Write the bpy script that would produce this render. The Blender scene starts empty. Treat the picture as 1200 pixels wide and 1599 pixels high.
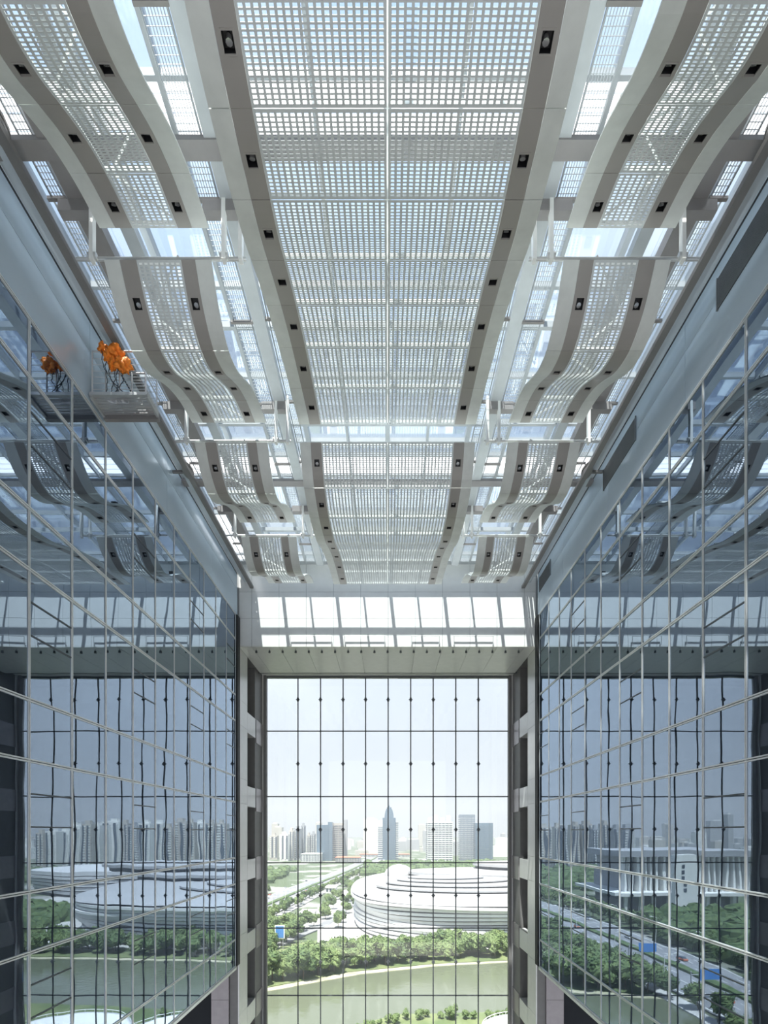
import bpy, math, random
from mathutils import Vector, noise
random.seed(7)
sc = bpy.context.scene
col = sc.collection
R = math.radians

# ------------------------------------------------------------------ camera, sky, sun, exposure
F, CX, HY = 750.0, 605.5, 1300.0          # focal length and vanishing point in pixels of the 1200 x 1599 frame
GZ = -50.0                                # street level, the camera stands at z = 0
cd = bpy.data.cameras.new('camera'); cam = bpy.data.objects.new('camera', cd); col.objects.link(cam)
cam.location = (0, 0, 0); cam.rotation_euler = (R(90), 0, 0)
cd.sensor_fit = 'VERTICAL'; cd.sensor_height = 36.0
cd.lens = 36.0 * F / 1599.0
cd.shift_x = (600.0 - CX) / 1599.0
cd.shift_y = (HY - 799.5) / 1599.0
cd.clip_start = 0.1; cd.clip_end = 8000
sc.camera = cam

world = bpy.data.worlds.new('sky'); sc.world = world; world.use_nodes = True
wt = world.node_tree; wt.nodes.clear()
def wn(t, **k):
    n = wt.nodes.new(t)
    for a, v in k.items(): setattr(n, a, v)
    return n
wo = wn('ShaderNodeOutputWorld'); wb = wn('ShaderNodeBackground'); wtc = wn('ShaderNodeTexCoord')
wsep = wn('ShaderNodeSeparateXYZ'); wr = wn('ShaderNodeValToRGB'); wno = wn('ShaderNodeTexNoise'); wmx = wn('ShaderNodeMixRGB')
wcr = wn('ShaderNodeValToRGB')
wt.links.new(wtc.outputs['Generated'], wsep.inputs[0]); wt.links.new(wsep.outputs['Z'], wr.inputs[0])
e = wr.color_ramp.elements
e[0].position = 0.0; e[0].color = (0.53, 0.555, 0.60, 1)
e[1].position = 1.0; e[1].color = (0.38, 0.52, 0.80, 1)
x = wr.color_ramp.elements.new(0.30); x.color = (0.55, 0.60, 0.69, 1)
x = wr.color_ramp.elements.new(0.62); x.color = (0.48, 0.60, 0.80, 1)
wno.inputs['Scale'].default_value = 2.2; wno.inputs['Detail'].default_value = 5
wt.links.new(wtc.outputs['Generated'], wno.inputs['Vector']); wt.links.new(wno.outputs['Fac'], wcr.inputs[0])
wcr.color_ramp.elements[0].position = 0.45; wcr.color_ramp.elements[0].color = (0, 0, 0, 1)
wcr.color_ramp.elements[1].position = 0.75; wcr.color_ramp.elements[1].color = (0.75, 0.75, 0.75, 1)
wt.links.new(wcr.outputs[0], wmx.inputs[0]); wt.links.new(wr.outputs[0], wmx.inputs[1]); wmx.inputs[2].default_value = (0.74, 0.78, 0.84, 1)
wt.links.new(wmx.outputs[0], wb.inputs[0]); wb.inputs[1].default_value = 1.0
wt.links.new(wb.outputs[0], wo.inputs[0])

sd = bpy.data.lights.new('sun', 'SUN'); sun = bpy.data.objects.new('sun', sd); col.objects.link(sun)
sd.energy = 8.0; sd.angle = R(0.55); sd.color = (1.0, 0.955, 0.88)
sun.rotation_euler = Vector((0.105, 0.30, -1.0)).to_track_quat('-Z', 'Y').to_euler()
sun.location = (0, 0, 60)

vs = sc.view_settings
vs.view_transform = 'Standard'; vs.look = 'None'; vs.gamma = 1.0; vs.use_curve_mapping = False
vs.exposure = 0.70
sc.cycles.max_bounces = 10; sc.cycles.diffuse_bounces = 5; sc.cycles.glossy_bounces = 4
sc.cycles.transparent_max_bounces = 24; sc.cycles.transmission_bounces = 6
sc.cycles.use_denoising = True
sc.cycles.sample_clamp_indirect = 6.0
sc.cycles.caustics_reflective = False; sc.cycles.caustics_refractive = False

# ------------------------------------------------------------------ materials
def newmat(name):
    m = bpy.data.materials.new(name); m.use_nodes = True
    return m, m.node_tree, m.node_tree.nodes['Principled BSDF']
def pm(name, c, rough=0.5, metal=0.0, var=0.06, scale=3.0, bump=0.0, bscale=20.0, spec=None):
    m, t, b = newmat(name)
    b.inputs['Roughness'].default_value = rough; b.inputs['Metallic'].default_value = metal
    if spec is not None: b.inputs['Specular IOR Level'].default_value = spec
    tc = t.nodes.new('ShaderNodeTexCoord'); n = t.nodes.new('ShaderNodeTexNoise'); r = t.nodes.new('ShaderNodeValToRGB')
    n.inputs['Scale'].default_value = scale; n.inputs['Detail'].default_value = 4
    t.links.new(tc.outputs['Object'], n.inputs['Vector']); t.links.new(n.outputs['Fac'], r.inputs[0])
    r.color_ramp.elements[0].position = 0.3; r.color_ramp.elements[1].position = 0.7
    r.color_ramp.elements[0].color = tuple(max(0, v * (1 - var)) for v in c) + (1,)
    r.color_ramp.elements[1].color = tuple(min(1, v * (1 + var)) for v in c) + (1,)
    t.links.new(r.outputs[0], b.inputs['Base Color'])
    if bump:
        n2 = t.nodes.new('ShaderNodeTexNoise'); n2.inputs['Scale'].default_value = bscale
        bp = t.nodes.new('ShaderNodeBump'); bp.inputs['Strength'].default_value = 1; bp.inputs['Distance'].default_value = bump
        t.links.new(tc.outputs['Object'], n2.inputs['Vector']); t.links.new(n2.outputs['Fac'], bp.inputs['Height'])
        t.links.new(bp.outputs[0], b.inputs['Normal'])
    return m
M = {}
M['white'] = pm('white painted metal', (0.75, 0.78, 0.75), 0.38)
M['taupe'] = pm('taupe painted metal', (0.38, 0.36, 0.335), 0.36, var=0.03)
M['perf'] = pm('white perforated sheet', (0.69, 0.73, 0.73), 0.42)
M['beam'] = pm('grey white steel beam', (0.45, 0.48, 0.50), 0.4)
M['girder'] = pm('taupe steel girder', (0.26, 0.25, 0.25), 0.45)
M['grate'] = pm('galvanised grating', (0.42, 0.45, 0.47), 0.45, 0.3)
m, t, b = newmat('frosted white roof panel'); t.nodes.remove(b)
d_ = t.nodes.new('ShaderNodeBsdfDiffuse'); d_.inputs[0].default_value = (0.85, 0.87, 0.88, 1)
l_ = t.nodes.new('ShaderNodeBsdfTranslucent'); l_.inputs[0].default_value = (0.93, 0.94, 0.95, 1)
x_ = t.nodes.new('ShaderNodeMixShader'); x_.inputs[0].default_value = 0.82
t.links.new(d_.outputs[0], x_.inputs[1]); t.links.new(l_.outputs[0], x_.inputs[2]); t.links.new(x_.outputs[0], t.nodes['Material Output'].inputs[0])
M['frosted'] = m
M['post'] = pm('white steel post', (0.86, 0.87, 0.85), 0.35)
M['tube'] = pm('steel tube', (0.62, 0.63, 0.62), 0.3, 0.4)
M['black'] = pm('black lamp housing', (0.015, 0.015, 0.017), 0.4)
M['lampwhite'] = pm('lamp reflector', (0.75, 0.75, 0.75), 0.2, 0.6)
M['rail'] = pm('brown grey rail', (0.20, 0.19, 0.185), 0.35, 0.2)
M['railpale'] = pm('pale gutter', (0.55, 0.60, 0.64), 0.3, 0.2)
M['gap'] = pm('black joint', (0.012, 0.013, 0.015), 0.6)
M['band'] = pm('blue grey cladding', (0.60, 0.72, 0.83), 0.16, 0.3, var=0.03, scale=0.6)
M['clad'] = pm('white wall cladding', (0.88, 0.90, 0.89), 0.22, 0.0, var=0.02, spec=0.7)
M['soffit'] = pm('greenish grey soffit metal', (0.80, 0.81, 0.77), 0.28, 0.05, var=0.03)
M['portal'] = pm('pale grey portal metal', (0.74, 0.74, 0.72), 0.3, 0.2, var=0.03)
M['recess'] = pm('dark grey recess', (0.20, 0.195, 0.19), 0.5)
M['mauve'] = pm('mauve grey panel', (0.36, 0.33, 0.34), 0.3, 0.3)
M['mull'] = pm('silver mullion', (0.72, 0.74, 0.74), 0.32, 0.35)
M['wmull'] = pm('dark steel mullion', (0.13, 0.14, 0.145), 0.4, 0.3)
M['vent'] = pm('dark vent frame', (0.07, 0.085, 0.10), 0.4, 0.3)
M['grille'] = pm('grille slats', (0.22, 0.24, 0.26), 0.4, 0.4)
M['dark'] = pm('dark interior', (0.010, 0.013, 0.018), 0.8)
M['orange'] = pm('orange work cloth', (0.95, 0.24, 0.02), 0.6, var=0.25, scale=14, bump=0.02, bscale=18)
M['cable'] = pm('black cable', (0.03, 0.035, 0.045), 0.5)
M['ally'] = pm('bare aluminium', (0.60, 0.60, 0.60), 0.35, 0.6)

def wallglass():
    m, t, b = newmat('dark mirror glass'); t.nodes.remove(b)
    out = t.nodes['Material Output']
    gl = t.nodes.new('ShaderNodeBsdfGlossy'); gl.inputs['Roughness'].default_value = 0.0
    gl.inputs['Color'].default_value = (0.68, 0.82, 1.0, 1)
    df = t.nodes.new('ShaderNodeBsdfDiffuse'); df.inputs['Color'].default_value = (0.012, 0.018, 0.028, 1)
    lw = t.nodes.new('ShaderNodeFresnel'); lw.inputs['IOR'].default_value = 1.6
    mr = t.nodes.new('ShaderNodeMapRange'); mr.inputs['From Min'].default_value = 0.05; mr.inputs['From Max'].default_value = 0.6
    mr.inputs['To Min'].default_value = 0.35; mr.inputs['To Max'].default_value = 0.85
    mx = t.nodes.new('ShaderNodeMixShader')
    g = t.nodes.new('ShaderNodeNewGeometry'); n = t.nodes.new('ShaderNodeTexNoise'); bp = t.nodes.new('ShaderNodeBump')
    n.inputs['Scale'].default_value = 0.75; n.inputs['Detail'].default_value = 0.6
    bp.inputs['Distance'].default_value = 0.0028; bp.inputs['Strength'].default_value = 1.0
    t.links.new(g.outputs['Position'], n.inputs['Vector']); t.links.new(n.outputs['Fac'], bp.inputs['Height'])
    t.links.new(bp.outputs[0], gl.inputs['Normal'])
    t.links.new(lw.outputs[0], mr.inputs['Value']); t.links.new(mr.outputs[0], mx.inputs[0])
    t.links.new(df.outputs[0], mx.inputs[1]); t.links.new(gl.outputs[0], mx.inputs[2]); t.links.new(mx.outputs[0], out.inputs[0])
    return m
M['wallglass'] = wallglass()
def clearglass(name, tint, refl):
    m, t, b = newmat(name); t.nodes.remove(b); out = t.nodes['Material Output']
    tr = t.nodes.new('ShaderNodeBsdfTransparent'); tr.inputs[0].default_value = tint + (1,)
    gl = t.nodes.new('ShaderNodeBsdfGlossy'); gl.inputs['Roughness'].default_value = 0.0
    lw = t.nodes.new('ShaderNodeFresnel'); lw.inputs['IOR'].default_value = 1.45
    ml = t.nodes.new('ShaderNodeMath'); ml.operation = 'MULTIPLY'; ml.inputs[1].default_value = refl
    mx = t.nodes.new('ShaderNodeMixShader')
    t.links.new(lw.outputs[0], ml.inputs[0]); t.links.new(ml.outputs[0], mx.inputs[0])
    t.links.new(tr.outputs[0], mx.inputs[1]); t.links.new(gl.outputs[0], mx.inputs[2]); t.links.new(mx.outputs[0], out.inputs[0])
    return m
M['clear'] = clearglass('clear window glass', (0.95, 0.97, 0.965), 1.0)
M['roofglass'] = clearglass('roof glass', (0.93, 0.97, 0.99), 0.6)

# outdoors
def twocol(name, a, b_, scale, rough=0.8, lo=0.4, hi=0.6, detail=6):
    m, t, b = newmat(name); b.inputs['Roughness'].default_value = rough
    tc = t.nodes.new('ShaderNodeTexCoord'); n = t.nodes.new('ShaderNodeTexNoise'); r = t.nodes.new('ShaderNodeValToRGB')
    n.inputs['Scale'].default_value = scale; n.inputs['Detail'].default_value = detail
    t.links.new(tc.outputs['Object'], n.inputs['Vector']); t.links.new(n.outputs['Fac'], r.inputs[0])
    r.color_ramp.elements[0].position = lo; r.color_ramp.elements[1].position = hi
    r.color_ramp.elements[0].color = a + (1,); r.color_ramp.elements[1].color = b_ + (1,)
    t.links.new(r.outputs[0], b.inputs['Base Color'])
    return m
M['ground'] = twocol('city ground', (0.085, 0.115, 0.06), (0.30, 0.30, 0.28), 0.02, lo=0.52, hi=0.60)
M['grass'] = twocol('grass bank', (0.10, 0.14, 0.055), (0.17, 0.20, 0.09), 0.1)
M['sand'] = twocol('sandy bank edge', (0.50, 0.46, 0.34), (0.34, 0.34, 0.22), 0.2)
M['stone'] = pm('pale polished floor stone', (0.76, 0.75, 0.72), 0.3, var=0.04, scale=1.0)
M['paving'] = twocol('pale paving', (0.44, 0.43, 0.42), (0.54, 0.53, 0.52), 0.1)
M['asphalt'] = twocol('asphalt', (0.20, 0.205, 0.22), (0.26, 0.265, 0.28), 0.1)
M['line'] = pm('road paint', (0.75, 0.75, 0.73), 0.6)
m, t, b = newmat('river water'); b.inputs['Base Color'].default_value = (0.13, 0.145, 0.10, 1); b.inputs['Roughness'].default_value = 0.08
b.inputs['Specular IOR Level'].default_value = 0.6
tc = t.nodes.new('ShaderNodeTexCoord'); n = t.nodes.new('ShaderNodeTexNoise'); bp = t.nodes.new('ShaderNodeBump'); n.inputs['Scale'].default_value = 0.5; n.inputs['Detail'].default_value = 4
bp.inputs['Distance'].default_value = 0.12; bp.inputs['Strength'].default_value = 0.6
t.links.new(tc.outputs['Object'], n.inputs['Vector']); t.links.new(n.outputs['Fac'], bp.inputs['Height']); t.links.new(bp.outputs[0], b.inputs['Normal'])
M['water'] = m
M['leafA'] = twocol('willow leaves', (0.085, 0.135, 0.045), (0.17, 0.225, 0.085), 0.6)
M['leafB'] = twocol('dark leaves', (0.045, 0.085, 0.03), (0.11, 0.16, 0.055), 0.6)
M['bark'] = pm('bark', (0.14, 0.11, 0.08), 0.8)
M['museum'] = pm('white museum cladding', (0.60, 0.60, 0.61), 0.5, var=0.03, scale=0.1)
M['museumband'] = pm('louvre white lightened for grazing sun', (0.80, 0.80, 0.80), 0.5, var=0.03, scale=0.1)  # colour lightened to make up for grazing sun on the facade
M['museumroof'] = pm('museum white greyed for sun', (0.40, 0.40, 0.41), 0.5, var=0.03, scale=0.1)  # white greyed in the colour to offset the steep sun on the roof
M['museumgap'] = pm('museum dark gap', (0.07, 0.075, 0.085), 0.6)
M['tglass'] = pm('blue tower glass', (0.13, 0.20, 0.27), 0.2, 0.2)
M['tglass2'] = pm('grey tower glass', (0.22, 0.26, 0.31), 0.25, 0.2)
M['tbeige'] = pm('beige tower', (0.50, 0.47, 0.43), 0.7)
M['twhite'] = pm('white tower', (0.80, 0.80, 0.78), 0.7)
M['tgrey'] = pm('grey tower', (0.36, 0.37, 0.39), 0.7)
M['tdark'] = pm('tower dark window bands', (0.07, 0.09, 0.12), 0.4)
M['terr'] = pm('orange red roof', (0.60, 0.20, 0.12), 0.7)
M['blue'] = pm('blue board', (0.08, 0.25, 0.60), 0.5)

# ------------------------------------------------------------------ helpers
class MB:
    def __init__(s): s.v = []; s.f = []
    def box(s, x0, x1, y0, y1, z0, z1):
        if x0 > x1: x0, x1 = x1, x0
        if y0 > y1: y0, y1 = y1, y0
        if z0 > z1: z0, z1 = z1, z0
        b = len(s.v)
        s.v += [(x0,y0,z0),(x1,y0,z0),(x1,y1,z0),(x0,y1,z0),(x0,y0,z1),(x1,y0,z1),(x1,y1,z1),(x0,y1,z1)]
        s.f += [(b,b+3,b+2,b+1),(b+4,b+5,b+6,b+7),(b,b+1,b+5,b+4),(b+1,b+2,b+6,b+5),(b+2,b+3,b+7,b+6),(b+3,b,b+4,b+7)]
        return s
    def tube(s, p, q, r, n=8, r2=None):
        p = Vector(p); q = Vector(q); d = (q - p).normalized()
        a = d.cross(Vector((0, 0, 1)))
        if a.length < 1e-3: a = d.cross(Vector((0, 1, 0)))
        a.normalize(); c = d.cross(a); b = len(s.v); r2 = r if r2 is None else r2
        for i in range(n):
            o = a * math.cos(2*math.pi*i/n) + c * math.sin(2*math.pi*i/n)
            s.v += [tuple(p + o * r), tuple(q + o * r2)]
        for i in range(n):
            j = (i + 1) % n
            s.f.append((b+2*i, b+2*j, b+2*j+1, b+2*i+1))
        s.f.append(tuple(b+2*i for i in range(n))[::-1]); s.f.append(tuple(b+2*i+1 for i in range(n)))
        return s
    def path(s, pts, r, n=6):
        for p, q in zip(pts, pts[1:]): s.tube(p, q, r, n)
        return s
    def prism(s, pts, z0, z1):
        b = len(s.v); n = len(pts)
        s.v += [(x, y, z0) for x, y in pts] + [(x, y, z1) for x, y in pts]
        s.f.append(tuple(b+i for i in range(n))[::-1]); s.f.append(tuple(b+n+i for i in range(n)))
        for i in range(n):
            j = (i+1) % n; s.f.append((b+i, b+j, b+n+j, b+n+i))
        return s
    def build(s, name, mat, parent=None, smooth=False, loc=None):
        off = Vector(loc) if loc is not None else (parent_loc(parent) if parent else Vector((0,0,0)))
        me = bpy.data.meshes.new(name)
        me.from_pydata([(x-off.x, y-off.y, z-off.z) for x, y, z in s.v], [], s.f)
        me.materials.append(M[mat] if isinstance(mat, str) else mat)
        if smooth:
            for p in me.polygons: p.use_smooth = True
        o = bpy.data.objects.new(name, me); col.objects.link(o)
        if parent: o.parent = parent
        if loc is not None: o.location = off - (parent_loc(parent) if parent else Vector((0,0,0)))
        return o
def parent_loc(o):
    v = Vector((0,0,0))
    while o: v = v + o.location; o = o.parent
    return v
def tag(o, label, cat, group=None, kind=None):
    o['label'] = label; o['category'] = cat
    if group: o['group'] = group
    if kind: o['kind'] = kind
    return o
def empty(name, loc, label, cat, group=None, kind=None):
    o = bpy.data.objects.new(name, None); col.objects.link(o); o.location = loc
    return tag(o, label, cat, group, kind)
def inst(src, name, parent, loc, rot=(0,0,0), scale=(1,1,1)):
    o = bpy.data.objects.new(name, src.data); col.objects.link(o); o.parent = parent; o.location = loc; o.rotation_euler = rot; o.scale = scale
    return o
def B(*a): return MB().box(*a)
def copy_tree(o, parent=None):
    c = o.copy(); col.objects.link(c); c.parent = parent
    for ch in list(o.children): copy_tree(ch, c)
    return c
def wallbox(parent, name, mat, *a, **k): return B(*a).build(name, mat, parent, **k)

# ------------------------------------------------------------------ side glass walls
W = 7.84; S = 1.423; YE = 10.47 + 10*S           # last mullion at the far end
YK = [10.47 + k*S for k in range(-4, 11)]
ZR = [-6.88, -5.50, -2.63, -1.30, 1.57, 2.90, 5.74, 7.07, 9.94, 11.22]
side = {-1: 'left', 1: 'right'}
shared = {}
for sg in (-1, 1):
    nm = side[sg]
    # the dark volume behind the glass carries everything of this wall
    wall = B(sg*(W+0.14), sg*(W+9), -4.0, YE+0.3, ZR[0], 14.3).build('wall_' + nm, 'dark', None, loc=(sg*(W+0.14), 0, 0))
    tag(wall, {'left': 'left atrium wall of dark mirroring glass panes under a pale metal band', 'right': 'right atrium wall of dark mirroring glass panes under a band with dark grilles'}[nm], 'wall', kind='structure')
    for i in range(len(YK)-1):
        for j in range(len(ZR)-1):
            key = j
            h = ZR[j+1]-ZR[j]
            if key not in shared:
                o = B(-0.015, 0.015, -S/2+0.01, S/2-0.01, -h/2+0.01, h/2-0.01).build('glass_pane', 'wallglass')
                shared[key] = o; col.objects.unlink(o)
            inst(shared[key], 'glass_pane', wall, (sg*W - wall.location.x, (YK[i]+YK[i+1])/2, (ZR[j]+ZR[j+1])/2),
                 (0, R(random.uniform(-0.06, 0.06)), R(random.uniform(-0.10, 0.10))))
        k = i - 4
        if k % 3 == 0:                               # every third bay has an opening vent in its tall panes
            for j in (1, 3, 5, 7):
                z0 = ZR[j]
                for dz in (1.42, 2.15):
                    B(sg*(W-0.03), sg*(W+0.005), YK[i]+0.03, YK[i+1]-0.03, z0+dz-0.018, z0+dz+0.018).build('vent_bar', 'vent', wall)
    for yk in YK:
        mb = MB().box(sg*(W-0.035), sg*(W+0.03), yk-0.028, yk-0.008, ZR[0], ZR[-1]).box(sg*(W-0.035), sg*(W+0.03), yk+0.008, yk+0.028, ZR[0], ZR[-1])
        mb.build('mullion', 'mull', wall); B(sg*(W-0.018), sg*(W+0.03), yk-0.008, yk+0.008, ZR[0], ZR[-1]).build('mullion_joint', 'vent', wall)
    for zr in ZR:
        a = MB().box(sg*(W-0.045), sg*(W+0.03), YK[0], YE, zr-0.040, zr-0.010).box(sg*(W-0.045), sg*(W+0.03), YK[0], YE, zr+0.010, zr+0.040)
        a.build('transom', 'mull', wall); B(sg*(W-0.016), sg*(W+0.03), YK[0], YE, zr-0.010, zr+0.010).build('transom_joint', 'vent', wall)
    # metal band above the glass
    yb = [YK[0], 8.2, 12.60, 17.0, 21.4, YE+0.25]
    for i in range(5):
        for (z0, z1) in ((11.27, 12.60), (12.612, 13.38)):
            segs = [(yb[i]+0.006, yb[i+1]-0.006)]
            B(sg*(W-0.03), sg*(W+0.10), segs[0][0], segs[0][1], z0, z1).build('band_panel', 'band', wall)
    B(sg*(W-0.035), sg*(W+0.14), YK[0], YE+0.25, 13.385, 13.45).build('shadow_gap', 'gap', wall)
    B(sg*(W-0.02), sg*(W+0.14), YK[0], YE+0.25, 11.245, 11.27).build('band_drip', 'gap', wall)
    B(sg*(W-0.0), sg*(W+0.14), YK[0], YE+0.25, 13.48, 14.25).build('upstand', 'railpale', wall)
    B(sg*(W-0.1), sg*(W+0.02), YE+0.06, YE+0.50, ZR[0], 11.24).build('shadow_gap', 'gap', wall)
    # soffit below the glass box
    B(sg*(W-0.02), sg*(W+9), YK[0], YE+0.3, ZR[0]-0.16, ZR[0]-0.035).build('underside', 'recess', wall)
    B(sg*(W-0.07), sg*(W+0.10), YK[0], YE, ZR[0]-0.16, ZR[0]-0.035).build('bottom_trim', 'mull', wall)
    if sg == 1:
        for (y0, y1) in ((8.4, 11.33), (15.1, 17.3), (23.0, 24.6)):
            B(W-0.034, W-0.029, y0, y1, 12.34, 13.06).build('grille', 'gap', wall)
            g = MB()
            for q in range(15):
                z = 12.36 + q*0.048
                g.box(W-0.06, W-0.034, y0, y1, z, z+0.02)
            g.box(W-0.07, W-0.03, y0-0.03, y0, 12.32, 13.08).box(W-0.07, W-0.03, y1, y1+0.03, 12.32, 13.08)
            g.build('grille_slats', 'grille', wall)['kind'] = 'stuff'

    # rail and gutter along the roof edge
    t = empty('trim_%d' % (1 if sg < 0 else 2), (sg*7.15, YK[0], 13.0), 'long dark service rail under the roof edge along the %s wall' % nm, 'rail', kind='structure')
    B(sg*7.06, sg*7.24, 4.8, 25.3, 12.86, 12.98).build('rail_beam', 'rail', t)
    B(sg*7.16, sg*7.20, 4.8, 25.3, 12.98, 13.12).build('rail_web', 'rail', t)
    B(sg*7.27, sg*7.37, 4.8, 25.3, 13.10, 13.16).build('rail_strip', 'mull', t)
    B(sg*7.40, sg*7.55, 4.8, 25.3, 13.18, 13.26).build('rail_channel', 'railpale', t)
    B(sg*7.58, sg*7.80, 4.8, 25.3, 13.46, 13.50).build('gutter', 'railpale', t)

rear = B(-9, 9, -4.3, -4.0, 9.8, 14.5).build('wall_rear', 'portal', None, loc=(0, -4.3, 9.8))  # unseen, added to cut the sky light coming from behind the camera
tag(rear, 'unseen pale metal lintel added behind the viewpoint to dim the near baffles', 'wall', kind='structure')
fl = B(-9.2, 9.2, -4.0, 31.0, -15.3, -15.0).build('floor', 'stone', None, loc=(0, 0, -15.3))  # unseen, added to stop ground bounce and reflect roof light upward
tag(fl, 'unseen stone floor far below, kept pale to bounce light up into the atrium', 'floor', kind='structure')
rr_ = B(-7.84, 7.84, -4.0, 4.78, 14.1, 14.3).build('trim_4', 'white', None, loc=(0, 0, 14.1))  # unseen, added opaque to darken the nearest part of the ceiling
tag(rr_, 'unseen solid white slab added behind the viewpoint to keep sky light off the near baffles', 'roof', kind='structure')
# ------------------------------------------------------------------ far wall, portal and window
YW = 25.35
wb_ = B(-9.3, 9.3, YW+0.05, YW+0.5, 9.87, 14.3).build('wall_back', 'beam', None, loc=(0, YW+0.05, 9.87))
tag(wb_, 'glossy white panelled wall above the big window, striped by sunlight', 'wall', kind='structure')
PM = 1.44
rows = [(9.85, 11.30), (11.30, 12.70), (12.70, 14.28)]
for k in range(-6, 6):
    x0 = max(-W, 0.03 + k*PM); x1 = min(W, 0.03 + (k+1)*PM)
    for (z0, z1) in rows:
        B(x0+0.008, x1-0.008, YW, YW+0.05, z0+0.008, z1-0.008).build('wall_panel', 'clad', wb_)
# soffit
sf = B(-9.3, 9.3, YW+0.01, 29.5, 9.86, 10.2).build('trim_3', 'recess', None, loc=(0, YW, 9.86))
tag(sf, 'grey green panelled metal soffit over the big window', 'soffit', kind='structure')
for k in range(-6, 6):
    x0 = max(-W, 0.03 + k*PM); x1 = min(W, 0.03 + (k+1)*PM)
    B(x0+0.007, x1-0.007, YW, 29.5, 9.80, 9.86).build('soffit_panel', 'soffit', sf)
B(-8.4, 8.4, 29.5, 30.6, 9.98, 10.2).build('soffit_step', 'soffit', sf)
B(-8.4, 8.4, 29.5, 29.56, 9.78, 10.0).build('soffit_edge', 'wmull', sf)
pegs = None
for q in range(21):
    x = (190 + 0) and (-7.0 + q*0.7)
    r = empty('soffit_spotlight', (x, 25.62, 9.8), 'tiny grey spotlight in the row along the front edge of the soffit', 'spotlight', 'spotlights along the soffit edge')
    MB().tube((x, 25.62, 9.80), (x, 25.62, 9.70), 0.02, 8).build('stem', 'tube', r)
    MB().tube((x, 25.62, 9.70), (x, 25.62, 9.58), 0.05, 10, 0.06).build('lamp_head', 'wmull', r)
# thin bars standing in for guard rail shadows and reflections low on the clad wall
for i, (a, b2, lb) in enumerate(((454, 518, 'leftmost'), (539, 601, 'second from the left'), (643, 686, 'third from the left'), (709, 770, 'rightmost'))):
    xa = (a-CX)*YW/F; xb = (b2-CX)*YW/F
    o = MB().path([(xa, YW-0.1, 9.86), (xa, YW-0.1, 10.34), (xb, YW-0.1, 10.34), (xb, YW-0.1, 9.86)], 0.018, 6)
    for x in (xa, xb): o.tube((x, YW-0.1, 9.92), (x, YW+0.0, 9.92), 0.014, 6)
    tag(o.build('rail_image_bar', 'tube', None, loc=((xa+xb)/2, YW-0.1, 9.86)), 'thin inverted U rail low on the sunlit white wall, %s of four' % lb, 'rail', 'inverted U bars for rail shadows and reflections')
# portal sides
ZP = [9.80, 7.07, 5.74, 2.90, 1.57, -1.30, -2.63, -5.50, -6.83, -9.7, -11.0, -14.5]
for sg in (-1, 1):
    nm = side[sg]
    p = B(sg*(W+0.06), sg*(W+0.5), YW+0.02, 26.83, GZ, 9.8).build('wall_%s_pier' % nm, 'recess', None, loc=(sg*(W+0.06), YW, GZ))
    tag(p, 'pale metal clad pier at the %s of the big window' % nm, 'pier', kind='structure')
    for z1, z0 in zip(ZP, ZP[1:]):
        B(sg*W, sg*(W+0.06), YW, 26.85, z0+0.006, z1-0.006).build('pier_panel', 'portal', p)
    for k in range(5):
        z0 = 5.60 - 4.13*k
        B(sg*W, sg*(W+1.3), 26.87, 28.5, z0, z0+1.13).build('slab_end', 'portal', p)
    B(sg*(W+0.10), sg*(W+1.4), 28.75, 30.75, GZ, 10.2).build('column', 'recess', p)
    for k in range(5):
        z0 = 5.60 - 4.13*k
        B(sg*(W+0.06), sg*(W+0.10), 28.9, 30.5, z0-0.2, z0+1.2).build('column_panel', 'mauve', p)
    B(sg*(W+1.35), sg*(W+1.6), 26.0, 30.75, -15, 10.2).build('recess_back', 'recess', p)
    # face below the glass box
    f = B(sg*(W+0.52), sg*(W+1.45), YW-0.05, YW+0.2, GZ, ZR[0]-0.2).build('wall_%s_lower' % nm, 'mauve', None, loc=(sg*(W+0.52), YW, GZ))
    tag(f, 'mauve grey wall face below the %s glass wall' % nm, 'wall', kind='structure')
    for q in range(5):
        B(sg*(W+0.53), sg*(W+1.44), YW-0.07, YW-0.05, -15.2+q*1.6, -13.62+q*1.6).build('face_panel', 'mauve', f)
    B(sg*(W+1.47), sg*(W+9), YW+0.1, YW+0.3, GZ, ZR[0]-0.2).build('dark_opening', 'dark', f)
# window
YV = 30.8; HW = 7.72; ZT = 9.88
wz = [ZT, 6.49, 2.30, -1.93, -6.12, -10.43, -14.6]
win = empty('window_1', (0, YV, wz[-1]), 'huge clear glazed window with thin dark steel grid facing the city', 'window', kind='structure')
mx_ = [-HW] + [0.04 + 1.4435*k for k in range(-4, 5)] + [HW]
for a, b2 in zip(mx_, mx_[1:]):
    for z1, z0 in zip(wz, wz[1:]):
        B(a+0.01, b2-0.01, YV-0.008, YV+0.008, z0+0.01, z1-0.01).build('glass_pane', 'clear', win)
for x in mx_[1:-1]:
    o = MB().box(x-0.036, x+0.036, YV-0.07, YV-0.02, wz[-1], ZT+0.3).build('mullion', 'wmull', win)
    for z1, z0 in zip([10.7]+wz[1:], wz[1:]):
        zc = (z1+z0)/2 - (0.1 if z1 > 10 else 0)
        n_ = MB()
        n_.tube((x-0.12, YV-0.10, zc), (x+0.12, YV-0.10, zc), 0.035, 8).tube((x, YV-0.1, zc-0.11), (x, YV-0.1, zc+0.11), 0.07, 10)
        n_.build('spider_fitting', 'wmull', win)
for z in wz[1:-1]:
    B(-HW-0.4, HW+0.4, YV-0.07, YV-0.02, z-0.036, z+0.036).build('transom', 'wmull', win)
B(-HW-0.4, HW+0.4, YV-0.15, YV+0.1, ZT, ZT+0.10).build('window_head', 'wmull', win)
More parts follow.
